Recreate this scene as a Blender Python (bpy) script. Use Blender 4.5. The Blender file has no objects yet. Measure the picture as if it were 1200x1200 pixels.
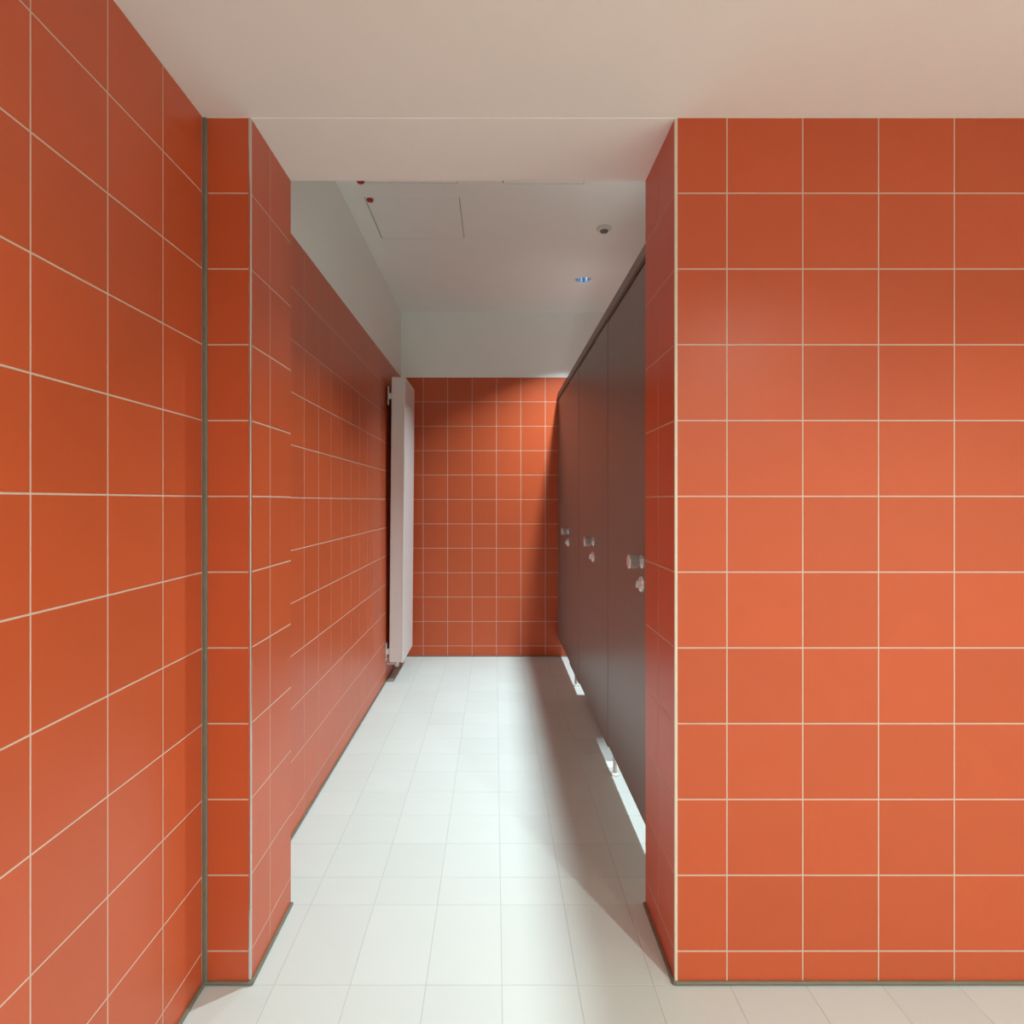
import bpy, bmesh, math, random
from mathutils import Vector, Matrix
random.seed(7)
S = bpy.context.scene
C = S.collection
PI = math.pi

# ------------------------------------------------------------------ camera, world, lamps, exposure
CAM_H = 1.275
cam = bpy.data.cameras.new('camera'); cam.sensor_width = 36; cam.lens = 708 / 1200 * 36
cam.shift_x = 20 / 1200; cam.shift_y = -13 / 1200; cam.clip_start = 0.02
co = bpy.data.objects.new('camera', cam); C.objects.link(co)
co.location = (0, 0, CAM_H); co.rotation_euler = (PI / 2, 0, 0)
S.camera = co
S.view_settings.view_transform = 'Standard'; S.view_settings.look = 'None'
S.view_settings.gamma = 1; S.view_settings.use_curve_mapping = False
S.view_settings.exposure = 0.0
S.cycles.max_bounces = 12; S.cycles.diffuse_bounces = 8; S.cycles.glossy_bounces = 5
S.cycles.use_denoising = True
S.cycles.sample_clamp_indirect = 6
w = bpy.data.worlds.new('world'); S.world = w; w.use_nodes = True
w.node_tree.nodes['Background'].inputs[0].default_value = (0.02, 0.02, 0.02, 1)

HI = 2.82        # corridor ceiling
LO = 2.286       # entrance ceiling and top of the tiling
# downlights: (x, y, ceiling height, watts, colour, label)
COOL = (0.80, 0.965, 1.0)
WARM = (0.85, 1.0, 0.93)
LIGHTS = [
    (0.615, 4.22, HI, 34, COOL, 'small round recessed downlight with bluish metal reflector in corridor ceiling beside cubicles'),
    (0.615, 2.50, HI, 34, COOL, 'round recessed downlight above the nearest cubicle door'),
    (1.30, -0.18, LO, 40, WARM, 'round recessed downlight in the entrance ceiling before the broad orange wall'),
    (1.30, -1.60, LO, 22, WARM, 'added unseen downlight far behind the viewer, raising the ambient light'),  # added fill lamp for ambient light, no known fixture there
    (0.00, 0.15, LO, 9, WARM, 'added unseen downlight right above the viewer, brightening the left wall'),  # added weak lamp to lift the left wall, no known fixture
]
CAN_R = 0.055; CAN_D = 0.10

# ------------------------------------------------------------------ materials
def mat(name, col, rough=0.5, metal=0.0, spec=0.5, noise=0.0, nscale=8.0, bump=0.0, bscale=200.0, rnd=0.0, coat=0.0):
    m = bpy.data.materials.new(name); m.use_nodes = True
    nt = m.node_tree; b = nt.nodes['Principled BSDF']
    b.inputs['Base Color'].default_value = (*col, 1); b.inputs['Roughness'].default_value = rough
    b.inputs['Metallic'].default_value = metal; b.inputs['Specular IOR Level'].default_value = spec
    b.inputs['Coat Weight'].default_value = coat
    L = nt.links.new
    tc = nt.nodes.new('ShaderNodeTexCoord') if (noise or bump) else None
    src = None
    if noise:
        n = nt.nodes.new('ShaderNodeTexNoise'); n.inputs['Scale'].default_value = nscale; n.inputs['Detail'].default_value = 5
        L(tc.outputs['Object'], n.inputs['Vector'])
        mr = nt.nodes.new('ShaderNodeMapRange'); mr.inputs[3].default_value = 1 - noise; mr.inputs[4].default_value = 1 + noise
        L(n.outputs['Fac'], mr.inputs[0]); src = mr.outputs[0]
    if rnd:
        oi = nt.nodes.new('ShaderNodeObjectInfo')
        m2 = nt.nodes.new('ShaderNodeMapRange'); m2.inputs[3].default_value = 1 - rnd; m2.inputs[4].default_value = 1 + rnd
        L(oi.outputs['Random'], m2.inputs[0])
        if src is None: src = m2.outputs[0]
        else:
            mm = nt.nodes.new('ShaderNodeMath'); mm.operation = 'MULTIPLY'; L(src, mm.inputs[0]); L(m2.outputs[0], mm.inputs[1]); src = mm.outputs[0]
    if src is not None:
        vm = nt.nodes.new('ShaderNodeVectorMath'); vm.operation = 'SCALE'; vm.inputs[0].default_value = col
        L(src, vm.inputs['Scale']); L(vm.outputs[0], b.inputs['Base Color'])
    if bump:
        n = nt.nodes.new('ShaderNodeTexNoise'); n.inputs['Scale'].default_value = bscale; n.inputs['Detail'].default_value = 3
        L(tc.outputs['Object'], n.inputs['Vector'])
        bp = nt.nodes.new('ShaderNodeBump'); bp.inputs['Strength'].default_value = bump; bp.inputs['Distance'].default_value = 0.001
        L(n.outputs['Fac'], bp.inputs['Height']); L(bp.outputs[0], b.inputs['Normal'])
    return m

M_tile = mat('orange_satin_tile', (0.56, 0.098, 0.032), 0.35, spec=0.42, noise=0.05, nscale=6, bump=0.12, bscale=120, rnd=0.045)
M_grout = mat('cream_grout', (0.62, 0.49, 0.40), 0.85, noise=0.08, nscale=30)
M_plaster = mat('matt_white_paint', (0.89, 0.90, 0.87), 0.9, noise=0.01, bump=0.1, bscale=160)
M_floor = mat('pale_floor_tile', (0.585, 0.625, 0.605), 0.5, spec=0.35, noise=0.025, nscale=5, bump=0.15, bscale=90, rnd=0.02)
M_fgrout = mat('floor_grout', (0.47, 0.485, 0.455), 0.85, noise=0.15, nscale=14)
M_seal = mat('grey_sealant', (0.17, 0.155, 0.12), 0.6, noise=0.15, nscale=25)
M_door = mat('taupe_laminate', (0.195, 0.172, 0.160), 0.36, noise=0.02, bump=0.12, bscale=260)
M_rail = mat('taupe_powder_coat', (0.20, 0.18, 0.165), 0.45)
M_edge = mat('dark_edge_and_gap_shade', (0.03, 0.026, 0.024), 0.7)  # board edges, and the shade strip under the head rail
M_steel = mat('brushed_steel', (0.80, 0.86, 0.88), 0.38, metal=0.6, bump=0.1, bscale=300)
M_trim = mat('cream_edge_trim', (0.72, 0.66, 0.54), 0.35)
M_chrome = mat('polished_edge_trim', (0.72, 0.70, 0.68), 0.18, metal=1.0)
M_white = mat('white_enamel', (0.77, 0.745, 0.73), 0.4)
M_white2 = mat('white_plastic', (0.70, 0.69, 0.66), 0.45)
M_dark = mat('dark_void', (0.02, 0.02, 0.02), 0.8)
M_red = mat('red_plastic', (0.42, 0.012, 0.018), 0.35)
M_redin = mat('red_key_core', (0.60, 0.06, 0.07), 0.4)
M_refl = mat('blue_tinted_reflector', (0.52, 0.62, 0.74), 0.25, metal=1.0)
M_lens = mat('smoked_lens', (0.16, 0.15, 0.135), 0.25)
M_lampglass = mat('frosted_lamp_glass', (0.8, 0.85, 0.9), 0.4)
_b = M_lampglass.node_tree.nodes['Principled BSDF']; _b.inputs['Emission Color'].default_value = (0.75, 0.88, 1.0, 1); _b.inputs['Emission Strength'].default_value = 1.5

# ------------------------------------------------------------------ helpers
def link(name, me, parent=None, m=None):
    o = bpy.data.objects.new(name, me); C.objects.link(o)
    if m: me.materials.append(m)
    if parent: o.parent = parent
    return o
def obj(name, bm, m, parent=None, smooth=False):
    bmesh.ops.recalc_face_normals(bm, faces=bm.faces)
    me = bpy.data.meshes.new(name); bm.to_mesh(me); bm.free()
    if smooth:
        for p in me.polygons: p.use_smooth = True
    return link(name, me, parent, m)
def tag(o, label=None, cat=None, group=None, kind=None):
    if label: o['label'] = label
    if cat: o['category'] = cat
    if group: o['group'] = group
    if kind: o['kind'] = kind
    return o
def empty(name, loc=(0, 0, 0)):
    o = bpy.data.objects.new(name, None); C.objects.link(o); o.location = loc; o.empty_display_size = 0.1
    return o
def box(bm, x0, x1, y0, y1, z0, z1, bev=0.0, seg=1):
    r = bmesh.ops.create_cube(bm, size=1.0)
    vs = r['verts']
    for v in vs:
        v.co = Vector(((x0 + x1) / 2 + v.co.x * (x1 - x0), (y0 + y1) / 2 + v.co.y * (y1 - y0), (z0 + z1) / 2 + v.co.z * (z1 - z0)))
    if bev:
        es = list({e for v in vs for e in v.link_edges})
        bmesh.ops.bevel(bm, geom=es, offset=bev, segments=seg, affect='EDGES', profile=0.5)
    return bm
def nb(*a, **k):
    return box(bmesh.new(), *a, **k)
def lathe(profile, n=32, axis='Z', cap=True):
    """profile: list of (radius, height); revolved round the axis."""
    bm = bmesh.new(); rings = []
    for r, h in profile:
        if r < 1e-6:
            rings.append([bm.verts.new((0, 0, h))])
        else:
            rings.append([bm.verts.new((r * math.cos(2 * PI * i / n), r * math.sin(2 * PI * i / n), h)) for i in range(n)])
    for a, b in zip(rings, rings[1:]):
        for i in range(n):
            j = (i + 1) % n
            if len(a) == 1 and len(b) == 1: continue
            if len(a) == 1: bm.faces.new((a[0], b[i], b[j]))
            elif len(b) == 1: bm.faces.new((a[i], a[j], b[0]))
            else: bm.faces.new((a[i], a[j], b[j], b[i]))
    if axis == 'X': bmesh.ops.rotate(bm, verts=bm.verts, cent=(0, 0, 0), matrix=Matrix.Rotation(-PI / 2, 3, 'Y'))   # +h -> -X
    return bm

# ---- tiles: one object each, mesh shared between tiles of equal size
_tm = {}
def tile_mesh(wd, ht, th, m, bev):
    k = (round(wd, 4), round(ht, 4), th, m.name)
    if k not in _tm:
        a, b = wd / 2, ht / 2
        v = [(-a, -b, -th), (a, -b, -th), (a, b, -th), (-a, b, -th),
             (-a, -b, -bev), (a, -b, -bev), (a, b, -bev), (-a, b, -bev),
             (-a + bev, -b + bev, 0), (a - bev, -b + bev, 0), (a - bev, b - bev, 0), (-a + bev, b - bev, 0)]
        f = [(8, 9, 10, 11)]
        for i in range(4):
            j = (i + 1) % 4
            f += [(i, j, j + 4, i + 4), (i + 4, j + 4, j + 8, i + 8)]
        me = bpy.data.meshes.new('tile'); me.from_pydata(v, [], f); me.materials.append(m)
        _tm[k] = me
    return _tm[k]
def tiles(parent, org, U, V, us, vs, gap=0.0035, m=None, th=0.0035, bev=0.0004, jit=0.0):
    """org: world point of (u=0, v=0) on the finished face; U, V: unit axes; face normal U x V."""
    m = m or M_tile
    U = Vector(U); V = Vector(V); N = U.cross(V)
    R = Matrix((U, V, N)).transposed().to_4x4()
    for u0, u1 in zip(us, us[1:]):
        for v0, v1 in zip(vs, vs[1:]):
            wd, ht = u1 - u0 - gap, v1 - v0 - gap
            if wd < 0.004 or ht < 0.004: continue
            o = bpy.data.objects.new('tile', tile_mesh(wd, ht, th, m, bev)); C.objects.link(o)
            p = Vector(org) + U * ((u0 + u1) / 2) + V * ((v0 + v1) / 2) + N * random.uniform(-jit, jit)
            o.matrix_world = Matrix.Translation(p) @ R @ Matrix.Rotation(random.uniform(-1, 1) * jit * 3, 4, 'X')
            o.parent = parent
REC = 0.0005       # grout sits this far behind the tile face
ROWS = [0.0065] + [0.087 + 0.2 * k for k in range(12)]
def brk(a, first, b, step=0.2):
    r = [a]; x = first
    while x < b - 0.02:
        if x > a + 0.004: r.append(x)
        x += step
    return r + [b]

# ------------------------------------------------------------------ setting: walls
XL = -0.770; XPL = -0.644; XPR = 0.475; Y1 = 1.594; Y2 = 1.907; YF = 4.951; XR = 2.30; YB = -2.4; XS = 1.95
wall_left = tag(obj('wall_left', nb(XL - 0.12, XL - REC, YB, Y1 + 0.15, 0, HI + 0.2), M_grout), 'orange square-tiled side wall nearest the viewer, filling the left edge', 'wall', kind='structure')
tiles(wall_left, (XL, 0, 0), (0, 1, 0), (0, 0, 1), brk(-2.198, -2.198, Y1 - 0.005), ROWS, jit=0.0001)
obj('sealant', nb(XL - 0.002, XL + 0.009, YB, Y1, 0, 0.010, bev=0.003), M_seal, wall_left)

wall_cl = obj('wall_corridor_left', nb(XL - 0.12, XL - REC, Y1 + 0.15, YF + 0.12, 0, LO), M_grout)
tag(wall_cl, 'long orange-tiled wall of the corridor behind the radiator', 'wall', kind='structure')
tiles(wall_cl, (XL, 0, 0), (0, 1, 0), (0, 0, 1), brk(Y2 + 0.002, 2.04, YF - 0.003), ROWS, jit=0.0001)
obj('sealant', nb(XL - 0.002, XL + 0.007, Y2, YF, 0, 0.009, bev=0.003), M_seal, wall_cl)
wall_cu = obj('wall_upper_left', nb(XL - 0.12, XL + 0.001, Y2 - 0.02, YF + 0.12, LO + 0.001, HI + 0.2), M_plaster)
tag(wall_cu, 'white painted upper strip above the corridor\'s long tiled wall', 'wall', kind='structure')

wall_back = obj('wall_back', nb(XL - 0.12, XS + 0.1, YF + REC, YF + 0.14, 0, LO), M_grout)
tag(wall_back, 'orange-tiled end wall of the corridor, half in shadow', 'wall', kind='structure')
tiles(wall_back, (0, YF, 0), (1, 0, 0), (0, 0, 1), brk(XL + 0.003, -0.5874, XS), ROWS, jit=0.0001)
obj('sealant', nb(XL, XS, YF - 0.007, YF + 0.002, 0, 0.009, bev=0.003), M_seal, wall_back)
wall_bu = obj('wall_upper_back', nb(XL - 0.12, XS + 0.1, YF - 0.001, YF + 0.14, LO + 0.001, HI + 0.2), M_plaster)
tag(wall_bu, 'white painted band above the tiled end wall', 'wall', kind='structure')

wall_pl = obj('wall_pier', nb(XL - 0.001, XPL - REC, Y1 + REC, Y2, 0, LO), M_grout)
tag(wall_pl, 'narrow orange-tiled pier left of the corridor opening', 'wall', kind='structure')
tiles(wall_pl, (0, Y1, 0), (1, 0, 0), (0, 0, 1), [XL + 0.010, XPL - 0.005], ROWS)
tiles(wall_pl, (XPL, 0, 0), (0, 1, 0), (0, 0, 1), [Y1 + 0.005, 1.732, Y2 + 0.001], ROWS)
obj('sealant', nb(XL - 0.001, XL + 0.012, Y1 - 0.006, Y1 + 0.004, 0, LO - 0.001, bev=0.003), M_seal, wall_pl)
obj('sealant', nb(XL, XPL + 0.003, Y1 - 0.008, Y1 + 0.002, 0, 0.010, bev=0.003), M_seal, wall_pl)
obj('sealant', nb(XPL - 0.002, XPL + 0.008, Y1 - 0.006, Y2 + 0.002, 0, 0.010, bev=0.003), M_seal, wall_pl)
t = obj('corner_trim', nb(XPL - 0.0065, XPL + 0.0012, Y1 - 0.0012, Y1 + 0.006, 0.008, LO, bev=0.002, seg=3), M_chrome, wall_pl); t['label'] = 'polished metal corner trim'

wall_pr = obj('wall_right', nb(XPR + REC, XR + 0.1, Y1 + REC, Y2, 0, LO), M_grout)
tag(wall_pr, 'broad orange-tiled wall facing the viewer right of the opening', 'wall', kind='structure')
tiles(wall_pr, (0, Y1, 0), (1, 0, 0), (0, 0, 1), brk(XPR + 0.0055, 0.6125, XR), ROWS, jit=0.0001)
tiles(wall_pr, (XPR, 0, 0), (0, -1, 0), (0, 0, 1), [-(Y2 + 0.001), -1.758, -(Y1 + 0.006)], ROWS)
obj('sealant', nb(XPR - 0.003, XR, Y1 - 0.008, Y1 + 0.002, 0, 0.010, bev=0.003), M_seal, wall_pr)
obj('sealant', nb(XPR - 0.008, XPR + 0.002, Y1 - 0.006, Y2 + 0.002, 0, 0.010, bev=0.003), M_seal, wall_pr)
t = obj('corner_trim', nb(XPR - 0.0012, XPR + 0.0065, Y1 - 0.0015, Y1 + 0.006, 0.008, LO, bev=0.002, seg=3), M_trim, wall_pr); t['label'] = 'cream corner trim strip'

lintel = obj('trim_1', nb(XL - 0.12, XR + 0.1, Y1 + 0.0, Y2, LO - 0.0015, HI + 0.05, bev=0.0015), M_plaster)
tag(lintel, 'white plastered lintel across the top of the corridor opening', 'lintel', kind='structure')

# walls the photograph does not look at: close the room
for nm, a, m, lb in (
    ('wall_front', (XL - 0.12, XR + 0.1, YB - 0.12, YB, 0, LO + 0.2), M_plaster, 'white painted wall behind the viewer'),
    ('wall_far_right', (XR, XR + 0.12, YB, Y1, 0, LO + 0.2), M_plaster, 'white painted side wall of the entrance room, out of view'),
    ('wall_cubicle_side', (XS, XS + 0.12, Y2, YF + 0.12, 0, HI + 0.2), M_plaster, 'white painted wall at the back of the cubicles')):
    tag(obj(nm, nb(*a), m), lb, 'wall', kind='structure')

# ------------------------------------------------------------------ floor
floor = obj('floor', nb(XL - 0.12, XR + 0.12, YB - 0.12, Y2, -0.12, -REC), M_fgrout)
tag(floor, 'pale square-tiled floor of the entrance room and threshold', 'floor', kind='structure')
XC = brk(XL + 0.001, -0.582, XR - 0.002)
tiles(floor, (0, 0, 0), (1, 0, 0), (0, 1, 0), XC, [0.191 + 0.2 * k for k in range(8)], gap=0.0022, m=M_floor, bev=0.0004, jit=0.00012)
tiles(floor, (0, 0, 0), (1, 0, 0), (0, 1, 0), brk(XPL + 0.004, -0.582, XPR - 0.002), [1.591, Y2], gap=0.0022, m=M_floor, bev=0.0004, jit=0.00012)
bmr = bmesh.new()
def flat_tile(bm, x0, x1, y0, y1, g=0.0011):
    box(bm, x0 + g, x1 - g, y0 + g, y1 - g, -0.004, 0)
ys = [0.191 - 0.2 * k for k in range(13)]
for y1, y0 in zip(ys, ys[1:]):
    for x0, x1 in zip(XC, XC[1:]): flat_tile(bmr, x0, x1, y0, y1)
o = obj('rear_tile_field', bmr, M_floor, floor); o['kind'] = 'stuff'
floor2 = obj('floor_corridor', nb(XL - 0.12, XS + 0.12, Y2, YF + 0.12, -0.12, -REC), M_fgrout)
tag(floor2, 'pale square-tiled corridor floor running past the cubicle doors', 'floor', kind='structure')
tiles(floor2, (0, 0, 0), (1, 0, 0), (0, 1, 0), brk(XL + 0.001, -0.582, XS), brk(Y2 + 0.0, 2.047, YF - 0.002), gap=0.0022, m=M_floor, bev=0.0004, jit=0.00012)

# ------------------------------------------------------------------ ceilings (flat sheet with real openings)
def sheet(name, x0, x1, y0, y1, z, circles, rects, m):
    bm = bmesh.new(); es = []
    def loop(pts):
        vs = [bm.verts.new((x, y, z)) for x, y in pts]
        for a, b in zip(vs, vs[1:] + vs[:1]): es.append(bm.edges.new((a, b)))
    loop([(x0, y0), (x1, y0), (x1, y1), (x0, y1)])
    for cx, cy, r in circles:
        loop([(cx + r * math.cos(2 * PI * i / 40), cy + r * math.sin(2 * PI * i / 40)) for i in range(40)])
    for a, b, c, d in rects: loop([(a, c), (b, c), (b, d), (a, d)])
    bmesh.ops.triangle_fill(bm, use_beauty=True, edges=es, normal=(0, 0, -1))
    # turn the sheet into a slab, leaving the openings open
    r = bmesh.ops.extrude_face_region(bm, geom=list(bm.faces))
    for v in [g for g in r['geom'] if isinstance(g, bmesh.types.BMVert)]: v.co.z += 0.012
    return obj(name, bm, m)
PANELS = [(-0.667, -0.180, 3.073, 3.563), (-0.667, -0.180, 2.450, 2.940), (0.037, 0.432, 2.452, 2.947)]
ceil_lo = sheet('ceiling', XL, XR, YB, Y1 + 0.004, LO, [(l[0], l[1], CAN_R) for l in LIGHTS if l[2] == LO], [], M_plaster)
tag(ceil_lo, 'low white plastered ceiling of the entrance room', 'ceiling', kind='structure')
ceil_hi = sheet('ceiling_corridor', XL, XS, Y2 - 0.004, YF, HI, [(l[0], l[1], CAN_R) for l in LIGHTS if l[2] == HI], [(a, b, c, d) for a, b, c, d in PANELS], M_plaster)
tag(ceil_hi, 'higher white plastered ceiling of the corridor holding the access panels', 'ceiling', kind='structure')
for nm, a in (('ceiling_slab', (XL - 0.12, XR + 0.12, YB - 0.12, Y1 + 0.01, LO + 0.14, LO + 0.24)), ('ceiling_slab', (XL - 0.12, XS + 0.12, Y2 - 0.01, YF + 0.12, HI + 0.14, HI + 0.24))):
    tag(obj(nm, nb(*a), M_dark), 'dark structural slab hidden above the plaster ceiling', 'ceiling', 'slabs above the ceilings', 'structure')

# access panels with red key locks
plab = ['square access panel nearer the end wall, red lock at its corner, outline fully visible',
        'access panel beyond the lintel edge on the radiator side, red lock barely showing',
        'access panel half hidden by the lintel on the cubicle side, without red lock']
for i, (a, b, c, d) in enumerate(PANELS):
    g = 0.003
    r = empty('access_panel', ((a + b) / 2, (c + d) / 2, HI))
    tag(r, plab[i], 'access panel', 'access panels in the corridor ceiling')
    def pl(bm):
        bmesh.ops.translate(bm, verts=bm.verts, vec=-Vector(r.location)); return bm
    obj('panel', pl(nb(a + g * 1.6, b - g, c + g, d - g, HI + 0.0005, HI + 0.0125, bev=0.0008)), M_plaster, r)
    fr = bmesh.new()
    box(fr, a - 0.03, a, c - 0.03, d + 0.03, HI + 0.013, HI + 0.035); box(fr, b, b + 0.03, c - 0.03, d + 0.03, HI + 0.013, HI + 0.035)
    box(fr, a, b, c - 0.03, c, HI + 0.013, HI + 0.035); box(fr, a, b, d, d + 0.03, HI + 0.013, HI + 0.035)
    box(fr, a - 0.03, b + 0.03, c - 0.03, d + 0.03, HI + 0.035, HI + 0.038)
    obj('frame', pl(fr), M_dark, r)
    if i < 2:
        lx, ly = (a + 0.027, c + 0.024) if i == 0 else (-0.649, 2.918)
        k = lathe([(0, -0.008), (0.009, -0.008), (0.0105, -0.010), (0.015, -0.009), (0.018, -0.004), (0.018, 0.001)], 28)
        bmesh.ops.translate(k, verts=k.verts, vec=Vector((lx, ly, HI)) - Vector(r.location))
        lk = obj('lock', k, M_red, r, smooth=True); lk['label'] = 'round red lock'
        k = lathe([(0, -0.0105), (0.006, -0.0105), (0.0065, -0.0075), (0.0065, -0.006)], 20)
        bmesh.ops.translate(k, verts=k.verts, vec=Vector((lx, ly, HI)) - Vector(r.location))
        obj('key_core', k, M_redin, lk, smooth=True)

# ------------------------------------------------------------------ downlights
def downlight(x, y, z, watts, col, label):
    r = empty('downlight', (x, y, z)); tag(r, label, 'ceiling light', 'recessed round downlights')
    R = CAN_R
    obj('ring', lathe([(R - 0.003, 0.0), (R - 0.003, -0.002), (R + 0.004, -0.003), (R + 0.007, -0.0015), (R + 0.007, 0.0005), (R - 0.003, 0.0005)], 40), M_steel, r, smooth=True)
    # facetted reflector can, closed at the top
    obj('reflector', lathe([(R - 0.003, 0.0), (R - 0.004, 0.012), (R - 0.006, 0.04), (R - 0.012, 0.07), (R - 0.022, CAN_D), (0, CAN_D)], 16), M_refl, r)
    for sx in (-1, 1):
        t_ = lathe([(0, 0.012), (0.0035, 0.013), (0.005, 0.017), (0.005, 0.085), (0, 0.085)], 14)
        bmesh.ops.translate(t_, verts=t_.verts, vec=(sx * 0.027, 0, 0))
        obj('lamp_tube', t_, M_lampglass, r, smooth=True)
    l = bpy.data.lights.new('lamp_light', 'AREA'); l.shape = 'DISK'; l.size = 0.08 if z > 2.5 else 0.055; l.spread = math.radians(112 if z > 2.5 else 158); l.energy = watts; l.color = col
    lo = bpy.data.objects.new('lamp_light', l); C.objects.link(lo); lo.parent = r; lo.location = (0, 0, 0.008 if z > 2.5 else 0.014)
for L_ in LIGHTS: downlight(*L_)

# ceiling sensor
r = empty('ceiling_sensor', (0.618, 3.42, HI)); tag(r, 'small round white ceiling sensor with a dark lens, nearer than the downlight', 'sensor')
obj('base_ring', lathe([(0, 0.001), (0.042, 0.001), (0.042, -0.006), (0.037, -0.013), (0.026, -0.015), (0, -0.015)], 36), M_white2, r, smooth=True)
hd = obj('lens', lathe([(0.022, -0.010), (0.022, -0.020), (0.018, -0.027), (0.010, -0.031), (0, -0.032)], 28), M_lens, r, smooth=True)
obj('lens_tip', lathe([(0.005, -0.032), (0.005, -0.037), (0, -0.038)], 14), M_white2, hd, smooth=True)

# ------------------------------------------------------------------ toilet cubicles
XD = 0.518; TH = 0.028
cub = empty('toilet_cubicles', (XD + TH / 2, 3.43, 0))
tag(cub, 'row of full-height taupe toilet cubicles with three doors, raised off the floor', 'cubicles')
CO = Vector(cub.location)
def cpart(name, bm, m, parent=cub, smooth=False, label=None):
    bmesh.ops.translate(bm, verts=bm.verts, vec=-CO)
    o = obj(name, bm, m, parent, smooth)
    if label: o['label'] = label
    return o
ZT = 2.100
def board(y0, y1, z0, name):
    return cpart(name, nb(XD, XD + TH, y0, y1, z0, ZT, bev=0.0015), M_door)
for y0, y1, zz in ((1.912, 2.066, 0.145), (2.779, 3.116, 0.143), (3.743, 4.196, 0.143), (4.903, 4.946, 0.143)):
    board(y0, y1, zz, 'front_panel')
def door(y0, y1, ky, label):
    d = cpart('door', nb(XD + 0.001, XD + TH, y0, y1, 0.155, ZT - 0.004, bev=0.0015), M_door, label=label)
    ledge = nb(XD + 0.004, XD + TH - 0.001, y0 - 0.002, y0 + 0.0, 0.156, ZT - 0.006); cpart('edge_band', ledge, M_edge, d)
    kz = 1.061
    def at(bm, yy, z): bmesh.ops.translate(bm, verts=bm.verts, vec=(XD + 0.001, yy, z)); return bm
    kb = cpart('knob', at(lathe([(0, 0.050), (0.0225, 0.050), (0.0245, 0.0485), (0.0245, 0.045), (0.0238, 0.044), (0.0238, 0.019), (0.0225, 0.018), (0.0225, 0.016), (0.0, 0.016)], 36, 'X'), ky, kz), M_steel, d, smooth=False)
    for p in kb.data.polygons: p.use_smooth = len(p.vertices) == 4
    cpart('knob_rose', at(lathe([(0, 0.016), (0.015, 0.016), (0.015, 0.007), (0.022, 0.006), (0.0235, 0.004), (0.0235, 0), (0, 0)], 36, 'X'), ky, kz), M_steel, d)
    bm = lathe([(0, 0.008), (0.013, 0.008), (0.016, 0.0115), (0.021, 0.0115), (0.0265, 0.008), (0.028, 0.003), (0.028, 0), (0, 0)], 36, 'X')
    cpart('lock_rose', at(bm, ky, kz - 0.079), M_steel, d)
    bm = nb(-0.022, -0.006, -0.0045, 0.0045, -0.014, 0.014, bev=0.002, seg=2)
    bmesh.ops.rotate(bm, verts=bm.verts, cent=(0, 0, 0), matrix=Matrix.Rotation(0.5, 3, 'X'))
    cpart('lock_turn', at(bm, ky, kz - 0.079), M_steel, d)
    for z in (0.42, 1.15, 1.86):
        cpart('hinge', nb(XD + TH - 0.004, XD + TH + 0.010, y1 - 0.012, y1 + 0.010, z, z + 0.08, bev=0.002), M_steel, d)
    return d
door(2.070, 2.775, 2.128, 'nearest cubicle door')
door(3.120, 3.739, 3.180, 'middle cubicle door')
door(4.200, 4.899, 4.262, 'cubicle door by the end wall')
rail = bmesh.new()
box(rail, XD - 0.005, XD + TH + 0.005, 1.910, 4.948, 2.114, 2.155, bev=0.002)
cpart('head_rail', rail, M_rail)
cpart('gap_shade_strip', nb(XD + 0.009, XD + TH - 0.004, 1.912, 4.946, 2.094, 2.118), M_edge)  # near-black strip put in as the shade between rail and boards
for y in (2.950, 3.970):
    cpart('divider', nb(XD + TH + 0.001, XS - 0.002, y - 0.014, y + 0.014, 0.145, 2.112, bev=0.0015), M_door)
for y in (2.815, 4.175):
    bm = lathe([(0, 0), (0.022, 0), (0.022, 0.005), (0.017, 0.008), (0.009, 0.010), (0.009, 0.150), (0, 0.150)], 24)
    bmesh.ops.translate(bm, verts=bm.verts, vec=(XD + TH + 0.014, y, 0.0001))
    cpart('support_foot', bm, M_white2, smooth=False)

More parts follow.
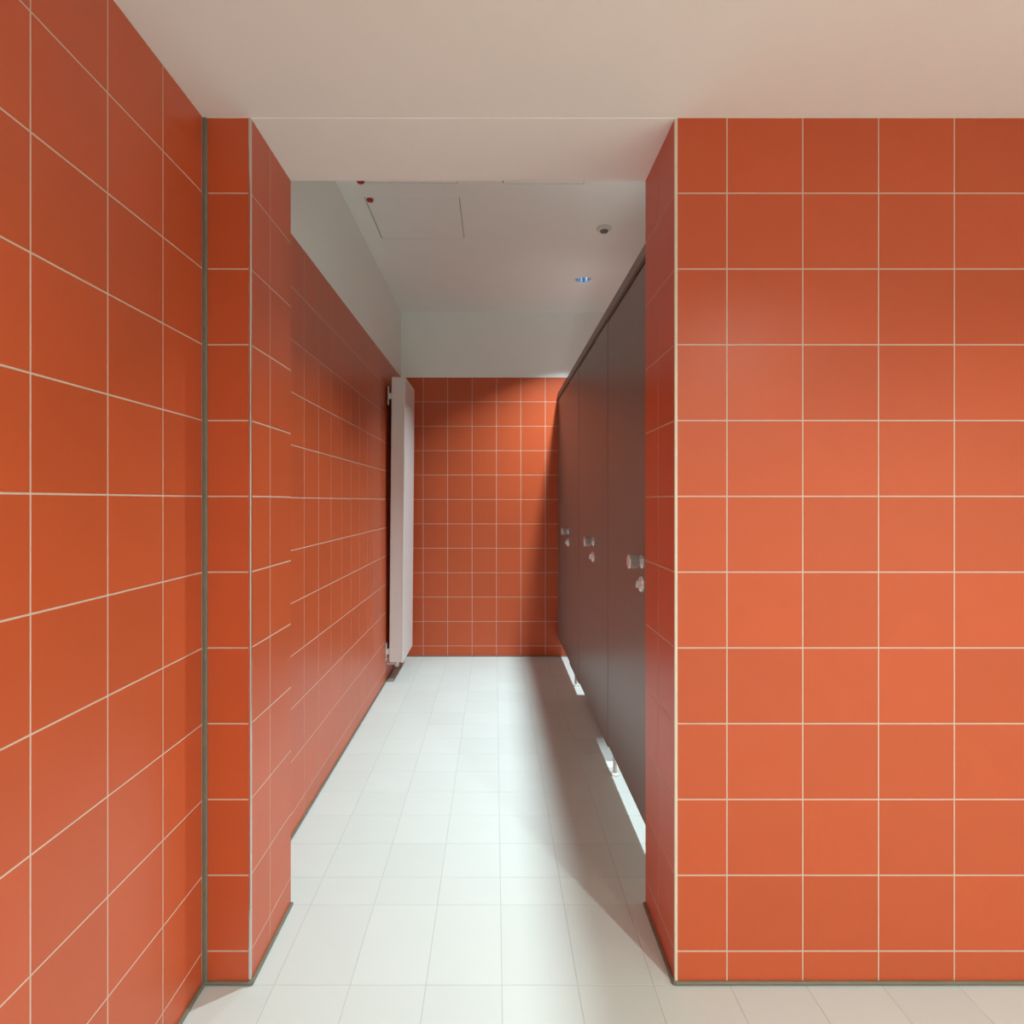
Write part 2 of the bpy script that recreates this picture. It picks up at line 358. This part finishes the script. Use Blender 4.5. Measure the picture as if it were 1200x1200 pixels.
# ------------------------------------------------------------------ radiator
RX0, RX1, RY0, RY1, RZ0, RZ1 = -0.745, -0.648, 4.25, 4.743, 0.136, 2.150
rad = empty('radiator', (RX1, RY0, RZ0)); tag(rad, 'tall flat white panel radiator upright on the corridor wall near its end', 'radiator')
RO = Vector(rad.location)
def rp(name, bm, m, parent=rad, smooth=False, label=None):
    bmesh.ops.translate(bm, verts=bm.verts, vec=-RO); o = obj(name, bm, m, parent, smooth)
    if label: o['label'] = label
    return o
rp('front_panel', nb(RX1 - 0.014, RX1, RY0, RY1, RZ0, RZ1, bev=0.004, seg=3), M_white)
rp('side_cover', nb(RX0 + 0.004, RX1 - 0.0135, RY0 + 0.001, RY0 + 0.004, RZ0 + 0.004, RZ1 - 0.004, bev=0.001), M_white)
rp('side_cover', nb(RX0 + 0.004, RX1 - 0.0135, RY1 - 0.004, RY1 - 0.001, RZ0 + 0.004, RZ1 - 0.004, bev=0.001), M_white)
rp('rear_panel', nb(RX0, RX0 + 0.012, RY0 + 0.002, RY1 - 0.002, RZ0 + 0.004, RZ1 - 0.004, bev=0.003), M_white)
rp('top_cover', nb(RX0 + 0.010, RX1 - 0.0135, RY0 + 0.004, RY1 - 0.004, RZ1 - 0.008, RZ1 - 0.003), M_white)
rp('bottom_cover', nb(RX0 + 0.010, RX1 - 0.0135, RY0 + 0.004, RY1 - 0.004, RZ0 + 0.004, RZ0 + 0.009), M_white)
for z0, z1 in ((1.95, 2.08), (0.15, 0.27)):
    bm = nb(XL + 0.0006, XL + 0.006, RY0 - 0.004, RY0 + 0.030, z0, z1, bev=0.001)
    box(bm, XL + 0.003, RX0 + 0.006, RY0 + 0.010, RY0 + 0.026, (z0 + z1) / 2 - 0.02, (z0 + z1) / 2 + 0.02, bev=0.001)
    rp('wall_bracket', bm, M_white2)
v = lathe([(0, 0), (0.014, 0), (0.017, 0.004), (0.017, 0.030), (0.012, 0.034), (0.012, 0.050), (0, 0.050)], 24)
bmesh.ops.translate(v, verts=v.verts, vec=(RX0 + 0.048, RY0 + 0.045, RZ0 - 0.036))
rp('valve', v, M_white2, smooth=False)
v = lathe([(0, 0), (0.0075, 0), (0.0075, 0.07), (0, 0.07)], 16, 'X')
bmesh.ops.translate(v, verts=v.verts, vec=(RX0 + 0.046, RY0 + 0.045, RZ0 - 0.018))
rp('supply_pipe', v, M_steel)
rad.rotation_euler = (0, math.radians(0.5), 0)
